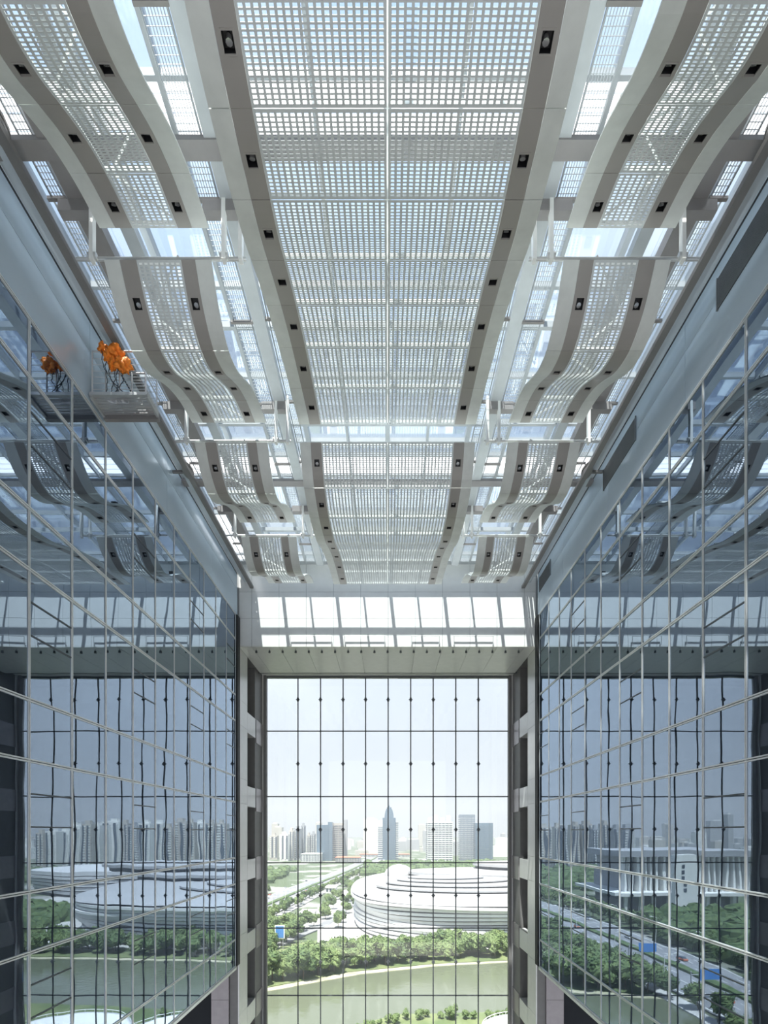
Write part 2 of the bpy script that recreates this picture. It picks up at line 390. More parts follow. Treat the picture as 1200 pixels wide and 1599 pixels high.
B(-HW-0.4, HW+0.4, YV-0.2, YV+0.1, ZT+0.10, ZT+0.42).build('window_head', 'soffit', win)
for sg in (-1, 1):
    B(sg*HW, sg*(HW+0.16), YV-0.3, YV+0.1, wz[-1], ZT+0.3).build('window_jamb', 'recess', win)
    B(sg*(HW+0.16), sg*(HW+0.30), YV-0.42, YV+0.1, wz[-1], ZT+0.3).build('window_jamb', 'portal', win)

# ------------------------------------------------------------------ roof: glass, mullions, beams, girders
ZG = 14.15; RP = 1.42; RY0, RY1 = 4.8, 25.3
ceil = empty('ceiling', (0, RY0, ZG), 'glazed atrium roof with steel mullions and deep cross girders', 'roof', kind='structure')
ry = [RY0, 6.6, 8.95, 9.95, 12.4, 14.85, 17.3, 17.95, 18.95, 21.2, 24.3, 24.9]
xr = [-7.72] + [k*RP for k in range(-5, 6)] + [7.72]
for xa, xb in zip(xr, xr[1:]):
    for i in range(len(ry)-1):
        if i in (2, 7) or (i >= 9 and xa < -7.5):  # leftmost end panels are added to shade the far wall's left edge
            for q in range(4):
                d = (ry[i+1]-ry[i])/4
                B(xa+0.02, xb-0.02, ry[i]+q*d+0.015, ry[i]+(q+1)*d-0.015, ZG, ZG+0.02).build('roof_panel', 'frosted', ceil)
        else:
            B(xa+0.02, xb-0.02, ry[i]+0.01, ry[i+1]-0.01, ZG+0.02, ZG+0.04).build('roof_pane', 'roofglass', ceil)
for k in range(-5, 6):
    w = 0.075 if k % 2 == 0 else 0.04
    B(k*RP-w, k*RP+w, RY0, 25.0, ZG-0.16, ZG+0.10).build('roof_mullion', 'beam', ceil)
for y in ry:
    B(-7.7, 7.7, y-0.04, y+0.04, ZG-0.10, ZG+0.05).build('roof_transom', 'beam', ceil)
B(-7.84, 7.84, 24.94, 25.4, ZG, ZG+0.25).build('roof_edge', 'beam', ceil)
for sg in (-1, 1):
    B(sg*3.20, sg*3.53, RY0, 24.0, 13.34, 13.62).build('long_beam', 'beam', ceil)
    B(sg*6.32, sg*6.74, RY0, 24.0, 13.34, 13.62).build('long_beam', 'girder', ceil)
    B(sg*5.68, sg*5.98, RY0, 24.0, 13.50, 13.72).build('long_beam', 'beam', ceil)
    B(sg*7.66, sg*7.84, RY0, RY1, ZG-0.1, ZG+0.15).build('edge_beam', 'beam', ceil)
for y in (9.34, 18.3):
    B(-7.84, 7.84, y-0.12, y+0.18, 13.30, 13.40).build('cross_girder', 'girder', ceil)
B(-7.1, 7.1, 7.55, 7.68, 13.5, 13.8).build('cross_beam', 'beam', ceil)
for y in (13.1, 16.2, 21.9):
    B(-7.1, 7.1, y-0.05, y+0.05, 13.74, 13.9).build('cross_beam', 'beam', ceil)

# ------------------------------------------------------------------ baffles
K = 0.96
SIDE = [(0,12.6),(0.42,12.08),(0.9,11.80),(1.3,11.75),(1.9,11.93),(2.5,12.30),(3.16,12.68),(3.9,12.95),(4.8,13.10)]
CENT = [(0,12.6),(0.25,12.12),(0.7,11.72),(1.38,11.51),(2.0,11.45),(2.6,11.48),(3.75,11.66),(4.95,12.1),(6.25,12.49),(7.6,12.76),(9.05,12.97),(9.75,13.05)]
LAMP = {'c': [0.25,1.38,2.6,3.75,4.95,6.25,7.6,9.05], 's': [0.42,1.90,3.16,4.40]}
JOIN = {'c': [0,0.78,1.98,3.15,4.35,5.6,6.9,8.3,9.75], 's': [0,1.15,2.5,3.8,4.8]}
def hermite(pts):
    n = len(pts); m = []
    for i in range(n):
        a = pts[max(0, i-1)]; b = pts[min(n-1, i+1)]
        m.append((b[1]-a[1])/(b[0]-a[0]))
    def f(t):
        for i in range(n-1):
            if t <= pts[i+1][0] or i == n-2:
                h = pts[i+1][0]-pts[i][0]; u = (t-pts[i][0])/h
                return ((2*u**3-3*u*u+1)*pts[i][1] + (u**3-2*u*u+u)*h*m[i] + (-2*u**3+3*u*u)*pts[i+1][1] + (u**3-u*u)*h*m[i+1])
    return f
def arc(pts):
    f = hermite(pts); L = [(0.0, 0.0, f(0))]; T = pts[-1][0]; n = 600; s = 0
    for i in range(1, n+1):
        t = T*i/n; z = f(t); s += math.hypot(t-L[-1][1], z-L[-1][2]); L.append((s, t, z))
    def g(s_):
        s_ = max(0, min(L[-1][0], s_)); lo, hi = 0, n
        while hi-lo > 1:
            md = (lo+hi)//2
            if L[md][0] <= s_: lo = md
            else: hi = md
        u = (s_-L[lo][0])/max(1e-9, L[hi][0]-L[lo][0])
        t = L[lo][1]+(L[hi][1]-L[lo][1])*u; z = L[lo][2]+(L[hi][2]-L[lo][2])*u
        nt = -(L[hi][2]-L[lo][2]); nz = (L[hi][1]-L[lo][1]); q = math.hypot(nt, nz)
        return t, z, nt/q, nz/q
    def inv(t):
        for a, b in zip(L, L[1:]):
            if b[1] >= t: return a[0]+(b[0]-a[0])*(t-a[1])/max(1e-9, b[1]-a[1])
        return L[-1][0]
    return g, L[-1][0], inv
def sheet(g, ys, xs, ss, drop, th):
    """bent sheet of quads over xs x ss, with cells dropped as holes, given thickness th along its normal"""
    mb = MB(); nx = len(xs); ns = len(ss)
    pr = [g(s_) for s_ in ss]
    for lay in (0, 1):
        for (t, z, ny, nz) in pr:
            for x in xs: mb.v.append((x*K, (ys+t)*K + ny*th*lay, z*K + nz*th*lay))
    o = nx*ns
    def has(i, j): return 0 <= i < nx-1 and 0 <= j < ns-1 and not drop(i, j)
    for j in range(ns-1):
        for i in range(nx-1):
            if not has(i, j): continue
            a, b, c, d = j*nx+i, j*nx+i+1, (j+1)*nx+i+1, (j+1)*nx+i
            mb.f.append((a, d, c, b)); mb.f.append((a+o, b+o, c+o, d+o))
            if not has(i, j-1): mb.f.append((a, b, b+o, a+o))
            if not has(i+1, j): mb.f.append((b, c, c+o, b+o))
            if not has(i, j+1): mb.f.append((c, d, d+o, c+o))
            if not has(i-1, j): mb.f.append((d, a, a+o, d+o))
    return mb
def frange(a, b, st):
    n = max(1, round((b-a)/st)); return [a+(b-a)*i/n for i in range(n+1)]
def perf(g, ys, x0, x1, s0, s1):
    px, py, mxx, my = 0.105, 0.054, 0.02, 0.03
    n = max(1, int((x1-x0-2*mxx)/px)); px = (x1-x0-2*mxx)/n
    m = max(1, int((s1-s0-2*my)/py)); py = (s1-s0-2*my)/m
    xs = [x0]; ss = [s0]
    for i in range(n): xs += [x0+mxx+i*px+px*0.20, x0+mxx+i*px+px*0.80]
    for i in range(m): ss += [s0+my+i*py+py*0.19, s0+my+i*py+py*0.81]
    xs.append(x1); ss.append(s1)
    return sheet(g, ys, xs, ss, lambda i, j: i % 2 == 1 and j % 2 == 1 and i < len(xs)-2 and j < len(ss)-2, 0.004)
prof = {'c': arc(CENT), 's': arc(SIDE)}
def make_lamp(g, ys, xc, s_, parent):
    t, z, ny, nz = g(s_)
    ang = math.atan2(ny, nz)         # tilt of the sheet about x
    c = Vector((xc*K, (ys+t)*K, z*K))
    up = Vector((0, ny, nz)); al = Vector((0, nz, -ny)); ax = Vector((1, 0, 0))
    hw, hl, dp = 0.088*K, 0.095, 0.14
    def P(a, b_, d): return tuple(c + ax*a + al*b_ + up*d)
    h = MB()
    ring = [(-hw, -hl), (hw, -hl), (hw, hl), (-hw, hl)]
    for d in (0.012, dp):
        for a, b_ in ring: h.v.append(P(a, b_, d))
    h.f += [(0,4,5,1),(1,5,6,2),(2,6,7,3),(3,7,4,0),(4,7,6,5)]
    hs = h.build('downlight', 'black', parent)
    fr = MB()
    def bx(a0, a1, b0, b1, d0, d1):
        k = len(fr.v)
        for d in (d0, d1):
            for a, b_ in ((a0,b0),(a1,b0),(a1,b1),(a0,b1)): fr.v.append(P(a, b_, d))
        fr.f.extend([(k,k+3,k+2,k+1),(k+4,k+5,k+6,k+7),(k,k+1,k+5,k+4),(k+1,k+2,k+6,k+5),(k+2,k+3,k+7,k+6),(k+3,k,k+4,k+7)])
    w = 0.014
    bx(-hw-w, -hw+0.004, -hl-w, hl+w, -0.006, 0.012); bx(hw-0.004, hw+w, -hl-w, hl+w, -0.006, 0.012)
    bx(-hw+0.004, hw-0.004, -hl-w, -hl+0.004, -0.006, 0.012); bx(-hw+0.004, hw-0.004, hl-0.004, hl+w, -0.006, 0.012)
    fr.build('lamp_frame', 'taupe', hs)
    MB().tube(P(0, -0.01, 0.12), P(0, 0.02, 0.05), 0.035, 8, 0.05).build('lamp_head', 'lampwhite', hs)
def baffle(kind, ys, sg, label):
    g, L, inv = prof[kind]
    n = 8 if kind == 'c' else 4
    xc = 0 if kind == 'c' else sg*5.06*K
    r = empty('ceiling_baffle', (xc, ys*K, 12.6*K), label, 'ceiling baffle', 'curved ceiling baffles')
    js = [inv(t) for t in JOIN[kind]]; js[0] = 0.0; js[-1] = L; lm = [inv(t) for t in LAMP[kind]]
    if kind == 'c':
        lanes = [(-2.83,-2.495,'w'),(-2.49,-2.145,'t'),(-2.14,-0.012,'p'),(0.012,2.14,'p'),(2.145,2.49,'t'),(2.495,2.83,'w')]
    else:
        lanes = [(3.88,4.235,'w'),(4.24,4.545,'t'),(4.55,5.53,'p'),(5.535,5.90,'t'),(5.905,6.24,'w')]
        if sg < 0: lanes = [(-b, -a, c) for a, b, c in lanes]
    for k in range(n):
        s0, s1 = js[k]+0.006, js[k+1]-0.006
        for a, b, c in lanes:
            if c == 'p':
                perf(g, ys, a, b, s0, s1).build('perforated_panel', 'perf', r, smooth=False)
            elif c == 'w':
                sheet(g, ys, [a, b], frange(s0, s1, 0.12), lambda i, j: False, 0.03).build('white_strip', 'white', r)
            else:
                m = (a+b)/2; sm = lm[k]
                xs = [a, m-0.088, m+0.088, b]; ss = frange(s0, sm-0.095/K, 0.12) + frange(sm+0.095/K, s1, 0.12)
                jh = len(frange(s0, sm-0.095/K, 0.12))-1
                sheet(g, ys, xs, ss, lambda i, j: i == 1 and j == jh, 0.02).build('taupe_strip', 'taupe', r)
                make_lamp(g, ys, m, sm, r)
    # stiffening ribs over the sheet, at the joints, and two runners
    xa, xb = lanes[0][0]*K, lanes[-1][1]*K
    for k in range(n+1):
        t, z, ny, nz = g(min(L-0.03, max(0.03, js[k])))
        y = (ys+t)*K + ny*0.07; zz = z*K + nz*0.07
        B(min(xa,xb)+0.03, max(xa,xb)-0.03, y-0.02, y+0.02, zz-0.03, zz+0.03).build('rib', 'post', r)
    for x in ((-2.14, 0, 2.14) if kind == 'c' else (sg*4.55, sg*5.53)):
        pts = [g(s_) for s_ in frange(0.05, L-0.05, 0.3)]
        MB().path([(x*K, (ys+p[0])*K+p[2]*0.05, p[1]*K+p[3]*0.05) for p in pts], 0.022, 5).build('runner', 'post', r)
    if kind == 's':
        # folded diagonal bracing that shows through the sheet
        mb = MB()
        for q in range(6):
            s0 = L*q/6; p = g(s0+0.05); p2 = g(min(L-0.05, s0+L/6))
            xx = (sg*4.62*K, sg*5.46*K) if q % 2 == 0 else (sg*5.46*K, sg*4.62*K)
            mb.tube((xx[0], (ys+p[0])*K, p[1]*K+0.16), (xx[1], (ys+p2[0])*K, p2[1]*K+0.16), 0.02, 6)
        mb.build('bracing', 'post', r)
    return r
ST = [10.56-4.945, 10.56, 15.505, 20.45]
posn = ['nearest the camera', 'second from the camera', 'third from the camera', 'closest to the far white wall']
baffle('c', ST[0], 0, 'broad perforated white baffle over the middle, nearest the camera, swooping down')
baffle('c', ST[2], 0, 'broad perforated white baffle over the middle, ending at the far wall')
for sg in (-1, 1):
    for i, ys in enumerate(ST):
        baffle('s', ys, sg, 'narrow wavy perforated baffle in the %s row, %s' % (side[sg], posn[i]))

# hangers and tubes at each start
for sg in (-1, 1):
    for i, ys in enumerate(ST):
        y = ys*K+0.02; zt_ = 12.6*K+0.09
        r = empty('support_frame', (sg*5.0*K, y, zt_), 'white hanger posts at the front of %s row baffle %s' % (side[sg], posn[i]), 'support frame', 'hangers of the baffles')
        MB().tube((sg*3.0, y+0.05, zt_), (sg*6.62, y+0.05, zt_), 0.035, 10).build('tube', 'tube', r)
        for x in (3.60, 6.50):
            x *= K
            MB().box(sg*x-0.04, sg*x+0.04, y-0.07, y+0.05, zt_-0.12, 13.36).build('post', 'post', r)
            MB().tube((sg*x-0.09, y, zt_), (sg*x+0.09, y, zt_), 0.065, 12).build('collar', 'tube', r)
        B(sg*3.10-0.04, sg*3.10+0.04, y-0.07, y+0.05, zt_-0.12, 13.5).build('post', 'post', r)
        for xa, xb in ((3.15, 3.9), (6.1, 6.95)):
            B(sg*xa, sg*xb, y-0.05, y+0.13, 13.10, 13.34).build('stub_beam', 'girder', r)

# catwalk gratings above
def catwalk(sg, x0, x1, z, label):
    r = empty('catwalk', (sg*(x0+x1)/2, 5.0, z), label, 'catwalk', 'grating catwalks under the roof')
    g = MB(); y0, y1 = 5.0, 23.9
    n = max(4, int((x1-x0)/0.05))
    for i in range(n+1):
        x = x0+(x1-x0)*i/n; g.box(sg*x-0.004, sg*x+0.004, y0, y1, z, z+0.03)
    y = y0
    while y < y1:
        g.box(sg*x0, sg*x1, y-0.004, y+0.004, z+0.008, z+0.018); y += 0.10
    g.build('grating', 'grate', r)['kind'] = 'stuff'
    for x in (x0-0.02, x1+0.02): B(sg*x-0.008, sg*x+0.008, y0, y1, z-0.01, z+0.05).build('edge_bar', 'grate', r)
    y = 5.3
    while y < 23.9:
        B(sg*(x0-0.08), sg*(x1+0.08), y-0.03, y+0.03, z-0.10, z-0.04).build('cross_bar', 'rail', r); y += 2.42
for sg in (-1, 1):
    catwalk(sg, 3.60, 4.02, 13.42, 'grating walkway beside the long beam between the middle and %s baffles' % side[sg])
    catwalk(sg, 6.86, 7.10, 13.45, 'narrow grating walkway between the outer beam and the %s wall' % side[sg])
    catwalk(sg, 2.92, 3.12, 13.50, 'slim grating strip just outside the %s edge of the middle baffles' % side[sg])

# wall lamps near the girders
for sg in (-1, 1):
    for y, q in ((8.85, 'near the camera'), (17.45, 'above the second girder')):
        r = empty('floodlight', (sg*7.3, y, 12.95), 'flat grey twin slab floodlight on the %s roof rail %s' % (side[sg], q), 'floodlight')
        for dz in (0, 0.12):
            mb = MB(); pts = []
            for i in range(12):
                a = 2*math.pi*i/12; pts.append((sg*7.25+0.17*math.cos(a), y+0.34*math.sin(a)))
            mb.prism(pts, 13.04+dz, 13.11+dz).build('lamp_slab', 'rail', r)
        B(sg*7.4, sg*7.84, y-0.04, y+0.04, 13.06, 13.14).build('bracket', 'rail', r)

# ------------------------------------------------------------------ maintenance cradle with orange bundles
gx0, gx1, gy0, gy1, gz = -7.78, -6.28, 12.55, 13.15, 11.42
gn = empty('maintenance_cradle', ((gx0+gx1)/2, gy0, gz), 'small aluminium work platform with railings fixed high on the left wall', 'platform')
for q in range(7):
    y = gy0+0.04+q*(gy1-gy0-0.08)/6
    B(gx0, gx1, y-0.028, y+0.028, gz, gz+0.03).build('deck_slat', 'ally', gn)
B(gx0, gx1, gy1, gy1+0.10, gz-0.10, gz+0.12).build('end_beam', 'girder', gn)
B(gx0, gx1, gy0-0.04, gy0, gz-0.02, gz+0.06).build('edge_rail', 'ally', gn)
for x in (gx0+0.02, gx1-0.02): B(x-0.03, x+0.03, gy0, gy1, gz-0.06, gz+0.10).build('edge_rail', 'ally', gn)
for y in (gy0, gy1):
    for x in (gx0+0.06, gx0+0.78, gx1-0.04):
        MB().tube((x, y, gz), (x, y, gz+1.15), 0.022, 8).build('railing_post', 'ally', gn)
    MB().tube((gx0+0.06, y, gz+1.15), (gx1-0.04, y, gz+1.15), 0.022, 8).build('top_rail', 'ally', gn)
    for q in range(6):
        MB().tube((gx0+0.06, y, gz+0.16+q*0.16), (gx1-0.04, y, gz+0.16+q*0.16), 0.007, 5).build('guard_wire', 'ally', gn)
def lump(c, r, seed, name, label):
    mb = MB(); nu, nv = 34, 22
    for j in range(nv+1):
        th = math.pi*j/nv
        for i in range(nu):
            ph = 2*math.pi*i/nu
            d = Vector((math.sin(th)*math.cos(ph), math.sin(th)*math.sin(ph), math.cos(th)))
            k = 1 + 0.75*noise.noise(d*1.7 + Vector((seed, seed*2, 0))) + 0.5*noise.noise(d*4.5 + Vector((seed, 0, 3)))
            k += 0.12*abs(math.sin(ph*5+seed))*math.sin(th)
            mb.v.append((c[0]+d.x*r[0]*k, c[1]+d.y*r[1]*k, c[2]+d.z*r[2]*k))
    for j in range(nv):
        for i in range(nu):
            a = j*nu+i; b = j*nu+(i+1) % nu
            mb.f.append((a, a+nu, b+nu, b))
    return tag(mb.build(name, 'orange', None, smooth=True, loc=(c[0], c[1], c[2]-r[2])), label, 'bundle', 'orange bundles on the work platform')
def at(px, py, Y): return ((px-CX)*Y/F, Y, (HY-py)*Y/F)
LO = 'crumpled orange bundle in the cluster tied to the platform railing'
for q, (px, py, r, sd_, lab) in enumerate(((181, 551, (0.17, 0.12, 0.13), 1.3, 'largest crumpled orange bundle, at the top right of the cluster on the railing'),
        (192, 570, (0.16, 0.12, 0.14), 4.1, 'rounded crumpled orange bundle, lowest right of the cluster on the railing'),
        (161, 543, (0.10, 0.09, 0.10), 7.7, 'small orange bundle, uppermost left of the cluster on the railing'),
        (170, 556, (0.10, 0.09, 0.12), 9.2, 'small orange bundle between the leftmost and the largest of the cluster'),
        (176, 568, (0.09, 0.09, 0.14), 2.6, 'slim drooping orange bundle low in the middle of the cluster'))):
    lump(at(px, py, 12.5-0.03*(q % 2)), r, sd_, 'orange_bundle', lab)
for i, pts in enumerate(([(159,548),(160,566),(165,580),(168,596),(166,612)], [(172,566),(170,584),(177,598),(186,604),(180,612)], [(178,578),(180,592),(176,602),(174,612)], [(190,582),(193,594),(186,606),(192,612)], [(166,562),(164,575),(172,590),(178,600),(186,612)], [(184,576),(181,590),(184,600),(183,612)])):
    P = [Vector(at(px, py, 12.52)) for px, py in pts]
    sm = []
    for k in range(len(P)-1):
        for u in range(4): sm.append(P[k].lerp(P[k+1], u/4) + Vector((0.012*math.sin(u*1.6+k), 0, 0)))
    sm.append(P[-1])
    tag(MB().path(sm, 0.010, 6).build('power_cable', 'cable', None, loc=tuple(P[-1])), 'black cable drooping from the orange bundles to the platform deck', 'cable', 'cables on the work platform')
rndc = random.Random(3)
mb = MB()
for q in range(26):
    c = Vector(at(172+rndc.random()*26, 619+rndc.random()*7, 12.7)); rr = 0.05+rndc.random()*0.07
    pts = [c + Vector((rr*math.cos(a*0.8), 0.3*rr*math.sin(a*1.3), rr*0.6*math.sin(a*0.8))) for a in range(9)]
    mb.path(pts, 0.007, 4)
tag(mb.build('cable_tangle', 'ally', None, loc=(-7.1, 12.6, gz+0.03)), 'tangle of thin grey cable lying on the work platform deck', 'cable', kind='stuff')

# ------------------------------------------------------------------ outdoors
def gp(px, py, off=0.0, z=GZ):
    """ground point seen at a pixel; off = x of the viewpoint (0 direct, +-15.68 for a sight line folded by the side glass)"""
    Y = (-z)*F/(py-HY); return ((px-CX)*Y/F + off, Y)
ML, MR = -2*W, 2*W      # left glass shows the right of the city, right glass the left
gr = MB().prism([(-2500, 20), (2500, 20), (2500, 5000), (-2500, 5000)], GZ-1.2, GZ-0.6).build('ground', 'ground')
tag(gr, 'hazy city ground of greenery and paving spreading to the horizon', 'ground', kind='structure')
# flat areas with a few centimetres between them
def area(name, mat, pts, top, label, cat, kind='structure'):
    return tag(MB().prism(pts, GZ-0.61, GZ+top).build(name, mat, None, loc=(pts[0][0], pts[0][1], GZ-0.61)), label, cat, kind=kind)
river = [(-300, 118), (-78, 108), (-50, 112), (-8, 124), (4, 131), (40, 133), (70, 138), (140, 141), (300, 150), (420, 120), (420, 205), (200, 196), (120, 190), (60, 188), (20, 181), (-10, 170), (-38, 152), (-60, 146), (-80, 142), (-300, 150)]
area('river', 'water', river, -0.35, 'calm grey green river below the tree bank', 'river')
area('river_bank', 'sand', [(-80, 142), (-60, 146), (-38, 152), (-10, 170), (20, 181), (60, 188), (120, 190), (200, 196), (420, 205), (420, 207.5), (200, 198.5), (120, 192.5), (60, 190.5), (18, 183.5), (-14, 172.5), (-40, 154.5), (-62, 148.5), (-80, 144.5)], -0.2, 'narrow sandy edge of the far river bank', 'bank')
area('lawn', 'grass', [(-66, 149), (-40, 155), (-14, 173), (18, 184), (60, 191), (120, 193), (300, 202), (300, 232), (-20, 232), (-66, 200)], -0.1, 'grassy strip under the bank trees in front of the museum', 'lawn')
area('near_lawn', 'grass', [(-60, 106), (-9, 124), (3, 132), (38, 134), (70, 139), (150, 143), (150, 120), (42, 100), (0, 90), (-60, 85)], 0.1, 'green strip on the near side of the river', 'lawn')
area('museum_plaza', 'paving', [(-30, 205), (220, 210), (260, 480), (-25, 520), (-48, 330)], 0.0, 'pale paved plaza around the white museum', 'plaza')
area('car_park', 'paving', [(-68, 205), (-48, 205), (-26, 330), (-42, 330)], 0.03, 'pale car park between the highway trees', 'plaza')
def strip_pts(cl, w):
    L, Rr = [], []
    for i, (x, y) in enumerate(cl):
        a = Vector(cl[max(0, i-1)]); b = Vector(cl[min(len(cl)-1, i+1)]); d = (b-a).normalized(); n = Vector((d.y, -d.x))
        L.append((x-n.x*w, y-n.y*w)); Rr.append((x+n.x*w, y+n.y*w))
    return L, Rr
def ribbon(cl, w0, w1, z0, z1):
    """solid ribbon between offsets w0 and w1 from a centre line"""
    mb = MB(); a, _ = strip_pts(cl, -w0); b, _ = strip_pts(cl, -w1)
    for i in range(len(cl)-1):
        k = len(mb.v)
        for z in (z0, z1):
            for p in (a[i], b[i], b[i+1], a[i+1]): mb.v.append((p[0], p[1], z))
        mb.f += [(k,k+3,k+2,k+1),(k+4,k+5,k+6,k+7),(k,k+1,k+5,k+4),(k+1,k+2,k+6,k+5),(k+2,k+3,k+7,k+6),(k+3,k,k+4,k+7)]
    return mb
hwy = [(-92, 60), (-92, 120), (-91, 180), (-89, 240), (-86, 300), (-80, 360), (-72, 440), (-62, 520), (-50, 620), (-38, 760), (-26, 900), (-14, 1100)]
road = ribbon(hwy, -17, 17, GZ-0.61, GZ+0.05).build('road', 'asphalt'); tag(road, 'wide grey highway running past the museum towards the towers', 'road', kind='structure')
for off in (-16, 16): ribbon(hwy, off-0.2, off+0.2, GZ+0.05, GZ+0.08).build('edge_line', 'line', road)
for off in (-8.5, -4.8, -12.2, 8.5, 4.8, 12.2):
    mb = MB()
    for i in range(30):
        y = 62+i*12; x = None
        for p, q in zip(hwy, hwy[1:]):
            if p[1] <= y <= q[1]: x = p[0]+(q[0]-p[0])*(y-p[1])/(q[1]-p[1])
        mb.box(x+off-0.12, x+off+0.12, y, y+5, GZ+0.05, GZ+0.08)
    o = mb.build('lane_dashes', 'line', road); o['kind'] = 'stuff'
ribbon(hwy, -1.6, 1.6, GZ+0.05, GZ+0.9).build('median_hedge', 'leafB', road)
ribbon(hwy, 19, 24, GZ-0.5, GZ+0.02).build('side_path', 'paving', road)
ribbon([( -70, 160), (-50, 215), (-34, 262), (-26, 330), (-24, 420)], -3, 3, GZ-0.5, GZ+0.1).build('service_road', 'asphalt', road)

# trees
def crown_mesh(seed, mat, tall):
    rnd = random.Random(seed); mb = MB()
    blobs = [(Vector((0, 0, 5.2)), 3.0)]
    for i in range(9):
        a = rnd.uniform(0, 6.28); rr = rnd.uniform(1.2, 3.0)
        blobs.append((Vector((rr*math.cos(a), rr*math.sin(a), rnd.uniform(3.2, 7.6)*tall)), rnd.uniform(1.2, 2.1)))
    for c, r in blobs:
        nu, nv = 9, 6; b = len(mb.v)
        for j in range(nv+1):
            th = math.pi*j/nv
            for i in range(nu):
                ph = 2*math.pi*i/nu + j*0.3
                d = Vector((math.sin(th)*math.cos(ph), math.sin(th)*math.sin(ph), math.cos(th)))
                k = r*(0.85+0.5*noise.noise(d*2.2+c))
                mb.v.append(tuple(c + d*k))
        for j in range(nv):
            for i in range(nu):
                a = b+j*nu+i; e_ = b+j*nu+(i+1) % nu
                mb.f.append((a, a+nu, e_+nu, e_))
    for i in range(520):
        c, r = rnd.choice(blobs); d = Vector((rnd.gauss(0,1), rnd.gauss(0,1), rnd.gauss(0.2,1))).normalized()
        p = c + d*r*rnd.uniform(0.85, 1.25); s_ = rnd.uniform(0.22, 0.42)
        u = Vector((rnd.gauss(0,1), rnd.gauss(0,1), rnd.gauss(0,1))).normalized(); w = u.cross(d)
        if w.length < 0.1: continue
        w.normalize(); b = len(mb.v)
        mb.v += [tuple(p+u*s_), tuple(p+w*s_*0.6), tuple(p-u*s_), tuple(p-w*s_*0.6)]; mb.f.append((b, b+1, b+2, b+3))
    return mb
protos = []
for i, (mt, tl) in enumerate((('leafA', 1.0), ('leafA', 1.1), ('leafB', 1.0), ('leafA', 0.9), ('leafB', 1.1))):
    c = crown_mesh(11+i, mt, tl).build('crown', mt, smooth=False)
    t = MB().tube((0, 0, 0), (0, 0, 3.6), 0.22, 7, 0.14).tube((0, 0, 3.0), (1.2, 0.4, 5.4), 0.12, 6, 0.06).tube((0, 0, 2.8), (-1.1, -0.5, 5.2), 0.12, 6, 0.06).build('trunk', 'bark')
    col.objects.unlink(c); col.objects.unlink(t); protos.append((c.data, t.data))
rt = random.Random(21)
def tree(x, y, s_, label, group, kinds=(0, 1, 2, 3, 4)):
    i = rt.choice(kinds); r = empty('tree', (x, y, GZ), label, 'tree', group)
    r.rotation_euler = (0, 0, rt.uniform(0, 6.28)); r.scale = (s_*rt.uniform(0.9, 1.15), s_*rt.uniform(0.9, 1.15), s_)
    for nm, me in (('crown', protos[i][0]), ('trunk', protos[i][1])):
        o = bpy.data.objects.new(nm, me); col.objects.link(o); o.parent = r
        if nm == 'trunk': o.location.z = -0.1
    return r
bank = [(-66, 148.5), (-50, 152.5), (-40, 156.5), (-26, 165), (-14, 175), (0, 181), (18, 186.5), (40, 191), (60, 193.5), (90, 195), (120, 196.5), (160, 199), (200, 202), (260, 206)]
def along(pts, step):
    out = []; d = 0.0
    for p, q in zip(pts, pts[1:]):
        p = Vector(p); q = Vector(q); L = (q-p).length
        while d < L: out.append(p.lerp(q, d/L)); d += step
        d -= L
    return out
LB = 'leafy green tree in the dense belt along the far river bank'
for row in range(3):
    for p in along(bank, 6.6):
        if row == 2 and rt.random() < 0.25: continue
        yy = p.y + 2.5 + row*6.2 + rt.uniform(-1.2, 1.2); xx = p.x + rt.uniform(-1.8, 1.8) + row*2
        tree(xx, yy, rt.uniform(0.85, 1.15)*(1.12 if xx < -5 else 0.98), LB, 'bank trees', (0, 1, 3, 3, 2))
for y in range(170, 250, 7):
    for k in range(3): tree(-64+k*7+(y-170)*0.08+rt.uniform(-2, 2), y+rt.uniform(-2, 2), rt.uniform(0.8, 1.1), 'green tree in the grove between the highway and the river bank', 'grove trees')
LH = 'roadside tree beside the wide grey highway'
for p in along(hwy, 9.5):
    if 110 < p.y < 620:
        tree(p.x+21+rt.uniform(-1.5, 1.5), p.y, rt.uniform(0.65, 0.95), LH, 'highway trees', (0, 2, 3, 4))
        if p.y < 400:
            tree(p.x-22+rt.uniform(-2, 2), p.y, rt.uniform(0.75, 1.0), LH, 'highway trees', (2, 4, 0))
            tree(p.x-30+rt.uniform(-2, 2), p.y+4, rt.uniform(0.75, 1.0), LH, 'highway trees', (2, 4, 0))
LM = 'green tree behind the low white service buildings beside the museum'
for q in range(26):
    tree(-36+rt.uniform(-6, 16), 250+q*9+rt.uniform(-3, 3), rt.uniform(0.7, 1.0), LM, 'museum side trees')
for q in range(22):
    x = -10+q*2.6+rt.uniform(-1, 1); tree(x, 118+max(0, min(14, (x+10)*0.9))-rt.uniform(1, 4), rt.uniform(0.22, 0.4), 'small bush on the near river bank low in the window', 'near bank bushes', (0, 3))
